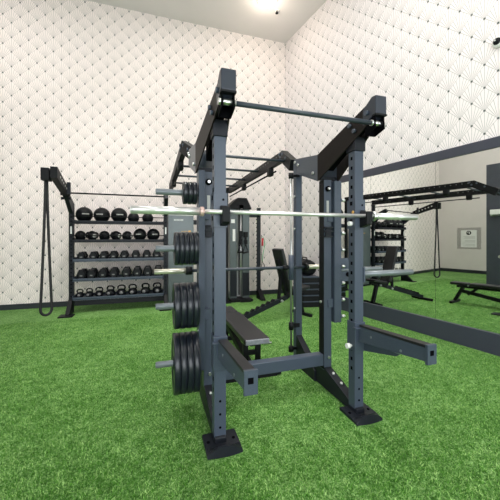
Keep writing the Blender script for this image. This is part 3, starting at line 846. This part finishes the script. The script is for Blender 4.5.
obj('base_plate', box(NB(), (.28, 6.44, 0), (.82, 6.81, .05)), 'black', cm)
b = box(NB(), (TX0 + .30, 6.492, .10), (TX1 - .01, 6.499, .62)); box(b, (TX0 + .01, 6.492, .10), (TX0 + .155, 6.499, .70)); obj('lower_dark_panel', b, 'slate_dark', cm)  # darker panels over the lower tower fronts
for k, (dx, z0) in enumerate(((.24, 1.44), (.36, 1.42))):
    b = box(NB(), (TX0 + dx - .045, 6.43, z0), (TX0 + dx + .045, 6.49, z0 + .12)); box(b, (TX0 + dx - .035, 6.43, z0 - .16), (TX0 + dx + .035, 6.48, z0 - .06))
    box(b, (TX0 + dx - .02, 6.44, z0 - .06), (TX0 + dx + .02, 6.47, z0)); p = obj('cable_block', b, 'black', cm, bevel=.006)
    zz = z0 - .16
    b = tube(NB(), [(TX0 + dx, 6.46, zz), (TX0 + dx - .05, 6.45, zz - .12), (TX0 + dx - .07, 6.45, zz - .20), (TX0 + dx + .06, 6.45, zz - .19 + .02 * k), (TX0 + dx + .03, 6.45, zz - .10), (TX0 + dx, 6.46, zz)], .010, 8)
    cyl(b, (TX0 + dx - .075, 6.45, zz - .20), (TX0 + dx + .065, 6.45, zz - .19 + .02 * k), .018, 10); obj('cable_handle', b, 'black', p)
b = box(NB(), (TX1, 6.55, 1.88), (2.34, 6.61, 1.98)); obj('side_beam', b, 'slate_dark', cm, bevel=.004)
b = box(NB(), (2.285, 6.55, .05), (2.365, 6.61, 2.10))
for i in range(20): cyl(b, (2.285, 6.58, .3 + i * .09), (2.262, 6.58, .3 + i * .09), .013, 8)
o = obj('side_post', b, 'slate_dark', cm)
b = prism(NB(), [(6.63, 0), (6.63, .22), (6.56, .22), (6.28, .03), (6.28, 0)], 'x', 2.285, 2.385); obj('post_foot', b, 'black', o, bevel=.004)
b = box(NB(), (.81, 6.70, 1.70), (TX0, 6.76, 1.80)); obj('rear_beam', b, 'slate_dark', cm)

rb = thing('resistance_band', 'red and green resistance tubes with a black handle hanging on the post', 'resistance band', (2.40, 6.53, 1.43))
b = tube(NB(), [(2.375, 6.53, 1.47), (2.385, 6.52, 1.3), (2.38, 6.52, 1.13), (2.375, 6.52, 1.0), (2.385, 6.52, .86)], .008, 8); obj('tube', b, 'black', rb)
b = NB(); cyl(b, (2.40, 6.52, 1.40), (2.392, 6.52, 1.22), .024, 10); obj('red_grip', b, 'red', rb)
b = tube(NB(), [(2.405, 6.525, 1.44), (2.44, 6.52, 1.36), (2.455, 6.52, 1.26), (2.43, 6.52, 1.12), (2.40, 6.52, .98), (2.395, 6.52, .84)], .008, 8); obj('green_tube', b, 'green', rb)
b = tube(NB(), [(2.39, 6.52, .86), (2.43, 6.51, .80), (2.455, 6.51, .70), (2.36, 6.51, .66), (2.39, 6.52, .86)], .010, 8)
cyl(b, (2.345, 6.51, .655), (2.46, 6.51, .69), .018, 12); obj('handle', b, 'black', rb)

# ------------------------------------------------------------------ benches
def pad(L, W, T):
    b = NB(); box(b, (-L / 2, -W / 2, 0), (L / 2, W / 2, T)); return b
fb = thing('flat_bench', 'dark flat weight bench standing inside the power rack', 'bench', (.93, 3.3, 0))
o = obj('back_pad', box(NB(), (.805, 2.665, .395), (1.055, 3.72, .455)), 'vinyl', fb, bevel=.016)
b = box(NB(), (.812, 2.652, .40), (1.048, 2.672, .450)); obj('pad_end', b, 'vinyl_edge', o, bevel=.008)  # thin pad end in the paler sheen colour
obj('seat_pad', box(NB(), (.815, 3.76, .395), (1.045, 4.08, .452)), 'vinyl', fb, bevel=.016)
b = NB(); beam(b, (.93, 2.80, .365), (.93, 3.98, .365), .06, .055); obj('pad_frame', b, 'black', fb, bevel=.003)
b = NB(); beam(b, (.93, 2.86, .10), (.93, 3.90, .27), .06, .07); obj('spine', b, 'black', fb, bevel=.003)
b = NB()
beam(b, (.865, 2.84, .36), (.865, 2.85, .03), .035, .05, up=(1, 0, 0)); beam(b, (.995, 2.84, .36), (.995, 2.85, .03), .035, .05, up=(1, 0, 0)); box(b, (.86, 2.83, .24), (1.0, 2.87, .28))
obj('front_leg', b, 'black', fb)
b = NB(); beam(b, (.93, 3.86, .36), (.93, 4.02, .04), .06, .07, up=(1, 0, 0)); beam(b, (.93, 3.60, .36), (.93, 3.78, .20), .05, .05, up=(1, 0, 0)); obj('rear_leg', b, 'black', fb)
b = box(NB(), (.66, 2.82, 0), (1.20, 2.88, .055)); cyl(b, (.66, 2.85, .04), (.62, 2.85, .04), .04, 14); cyl(b, (1.2, 2.85, .04), (1.24, 2.85, .04), .04, 14); obj('foot_bar', b, 'black', fb, bevel=.004)
b = box(NB(), (.70, 3.99, 0), (1.16, 4.05, .05)); obj('foot_bar', b, 'black', fb, bevel=.004)
b = NB(); cyl(b, (1.02, 2.74, .375), (1.10, 2.74, .375), .012, 10); cyl(b, (1.06, 3.73, .41), (1.075, 3.73, .41), .016, 10); obj('adjuster_knob', b, 'steel', fb)

ib = thing('incline_bench', 'dark adjustable bench with its backrest raised, near the mirror', 'bench', (1.17, 4.58, 0), math.radians(14.5))
b = NB(); beam(b, (.02, 0, .06), (1.12, 0, .365), .06, .075); 
sp = obj('spine', b, 'slate_dark', ib, bevel=.003, local=True)
b = NB()
for i in range(7):
    s = .16 + i * .105; z = .06 + (s - .02) * .2773 + .036
    prism(b, [(s - .03, z - .006), (s + .012, z + .045), (s + .045, z + .04), (s + .03, z + .012)], 'y', -.026, .026)
obj('tooth_rack', b, 'black', ib, local=True)
Rb = Matrix.Translation((1.17, 0, .46)) @ Matrix.Rotation(-math.radians(16.5), 4, 'Y')
o = obj('back_pad', box(NB(), (-.075, -.135, .02), (-.005, .135, .80), mat=Rb), 'vinyl', ib, bevel=.018, local=True)
obj('back_frame', box(NB(), (-.115, -.03, -.06), (-.075, .03, .62), mat=Rb), 'black', ib, local=True)
b = NB(); p = Rb @ Vector((-.095, 0, .36)); beam(b, p, (.93, 0, .34), .05, .04); obj('prop', b, 'black', ib, local=True)
Rs = Matrix.Translation((1.20, 0, .43)) @ Matrix.Rotation(-math.radians(9), 4, 'Y')
obj('seat_pad', box(NB(), (0, -.13, 0), (.36, .13, .06), mat=Rs), 'vinyl', ib, bevel=.018, local=True)
b = box(NB(), (-.02, -.03, -.05), (.34, .03, 0), mat=Rs); beam(b, (1.10, 0, .36), (1.22, 0, .42), .06, .06); obj('seat_frame', b, 'black', ib, local=True)
b = NB(); beam(b, (1.36, 0, .44), (1.47, 0, .04), .06, .07, up=(0, 1, 0)); obj('front_leg', b, 'black', ib, local=True)
obj('foot_bar', box(NB(), (1.44, -.24, 0), (1.50, .24, .05)), 'black', ib, bevel=.004, local=True)
obj('foot_bar', box(NB(), (0, -.22, 0), (.06, .22, .055)), 'black', ib, bevel=.004, local=True)
b = NB()
for s in (-1, 1): cyl(b, (.03, s * .22, .03), (.03, s * .255, .03), .03, 14)
for (s, z) in ((1.30, .40), (.97, .31)): cyl(b, (s, -.06, z), (s, -.03, z), .022, 12, 1)
obj('wheel', b, ['black', 'steel'], ib, local=True)

# ------------------------------------------------------------------ stack of step platforms in the corner
zz = 0
stp = None
names = ['bottom one of the stack', 'second from the floor', 'middle one of the stack', 'second from the top', 'topmost of the stack']
for i in range(5):
    if stp is None:
        stp = bpy.data.objects.new('step_platform', None); C.objects.link(stp)
        b = prism(NB(), [(-.19, 0), (.19, 0), (.165, .10), (-.165, .10)], 'y', -.33, .33); obj('body', b, 'black', stp, bevel=.012, local=True)
        b = box(NB(), (-.172, -.33, .10), (.172, .33, .124)); obj('tread', b, 'slate', stp, bevel=.008, local=True)  # greyer colour puts thin edge highlights into the stack
        o = stp
    else: o = dup(stp, (0, 0, 0))
    o.location = (3.09, 5.72, .124 * i); o.rotation_euler = (0, 0, -.159)
    tag(o, f'black step platform with a highlight-grey tread in the corner, {names[i]}', 'step platform', 'step platforms stacked in the corner')
b = NB(); lathe(b, [(0, -.26), (.10, -.255), (.15, -.22), (.165, -.1), (.16, .05), (.165, .15), (.14, .23), (.09, .26), (0, .262)], (0, 0, .165), 'y', 28)
sb = thing('sandbag', 'black training sandbag lying on the stacked platforms', 'sandbag', (3.09, 5.72, .62), -.159)
obj('body', b, 'rubber', sb, local=True)
b = NB(); tube(b, [(-.03, -.16, .325), (-.03, -.12, .37), (-.03, .12, .37), (-.03, .16, .325)], .014, 8); obj('handle', b, 'black', sb, local=True)
b = box(NB(), (-.169, -.06, .17), (-.16, .06, .20)); obj('printed_mark', b, 'green', sb, local=True)

# ------------------------------------------------------------------ lights
def area(name, loc, rot, sx, sy, power, col=(1, 1, 1)):
    l = bpy.data.lights.new(name, 'AREA'); l.shape = 'RECTANGLE'; l.size = sx; l.size_y = sy; l.energy = power; l.color = col
    o = bpy.data.objects.new(name, l); C.objects.link(o); o.location = loc; o.rotation_euler = rot; return o
area('daylight_fill', (0, FY + .05, 2.2), (math.radians(90), 0, 0), 7.0, 3.4, 400, (0.93, 0.97, 1.0))  # fill lamp standing in for daylight at the unseen front window
area('daylight_fill', (LX + .08, -.35, 2.25), (math.radians(90), 0, math.radians(-90)), 3.1, 2.6, 60, (0.95, 0.98, 1.0))  # added fill lamp brightening turf and left-facing sides
for (x, y) in ((-3.2, 4.8), (-3.0, .5), (.6, 4.6), (2.1, 2.2), (2.2, -.4)):
    area('ceiling_fill', (x, y, HC - .05), (0, 0, 0), 1.6, 1.6, 52, (1.0, 0.97, 0.93))  # unseen area lamps added under the ceiling as general fill
def spot(loc, tgt, power, cone, col=(1, .98, .94)):
    l = bpy.data.lights.new('fill_spot', 'SPOT'); l.energy = power; l.spot_size = math.radians(cone); l.spot_blend = 1.0; l.shadow_soft_size = .35; l.color = col
    o = bpy.data.objects.new('fill_spot', l); C.objects.link(o); o.location = loc
    o.rotation_euler = (Vector(tgt) - Vector(loc)).to_track_quat('-Z', 'Y').to_euler(); return o
spot((.2, 3.6, HC - .1), (.6, 4.7, 0), 820, 62)  # unseen spot added to brighten the turf behind the rack
spot((-.8, 2.6, HC - .1), (-.9, BY, 1.2), 520, 56)  # unseen spot added to wash the dim rear wall
spot((1.6, .6, HC - .1), (2.7, 2.1, 0), 560, 56)  # unseen spot added to brighten the turf at front right
l = bpy.data.lights.new('lamp_glow', 'POINT'); l.energy = 14; l.color = (1, .86, .70); l.shadow_soft_size = .15
o = bpy.data.objects.new('lamp_glow', l); C.objects.link(o); o.location = (2.25, 5.83, HC - .30)
w = bpy.data.worlds.new('daylight'); scene.world = w; w.use_nodes = True
bg = w.node_tree.nodes['Background']; bg.inputs['Color'].default_value = (.85, .92, 1, 1); bg.inputs['Strength'].default_value = .8

# ------------------------------------------------------------------ camera
cd = bpy.data.cameras.new('camera'); cam = bpy.data.objects.new('camera', cd); C.objects.link(cam)
cam.location = (0, 0, 1.4); cam.rotation_euler = (PI / 2, 0, -.3108)
cd.sensor_fit = 'HORIZONTAL'; cd.sensor_width = 36; cd.lens = 300 / 500 * 36; cd.shift_y = -.0238; cd.clip_start = .05
scene.camera = cam
scene.view_settings.view_transform = 'Standard'
scene.view_settings.look = 'None'
scene.view_settings.exposure = 0.0
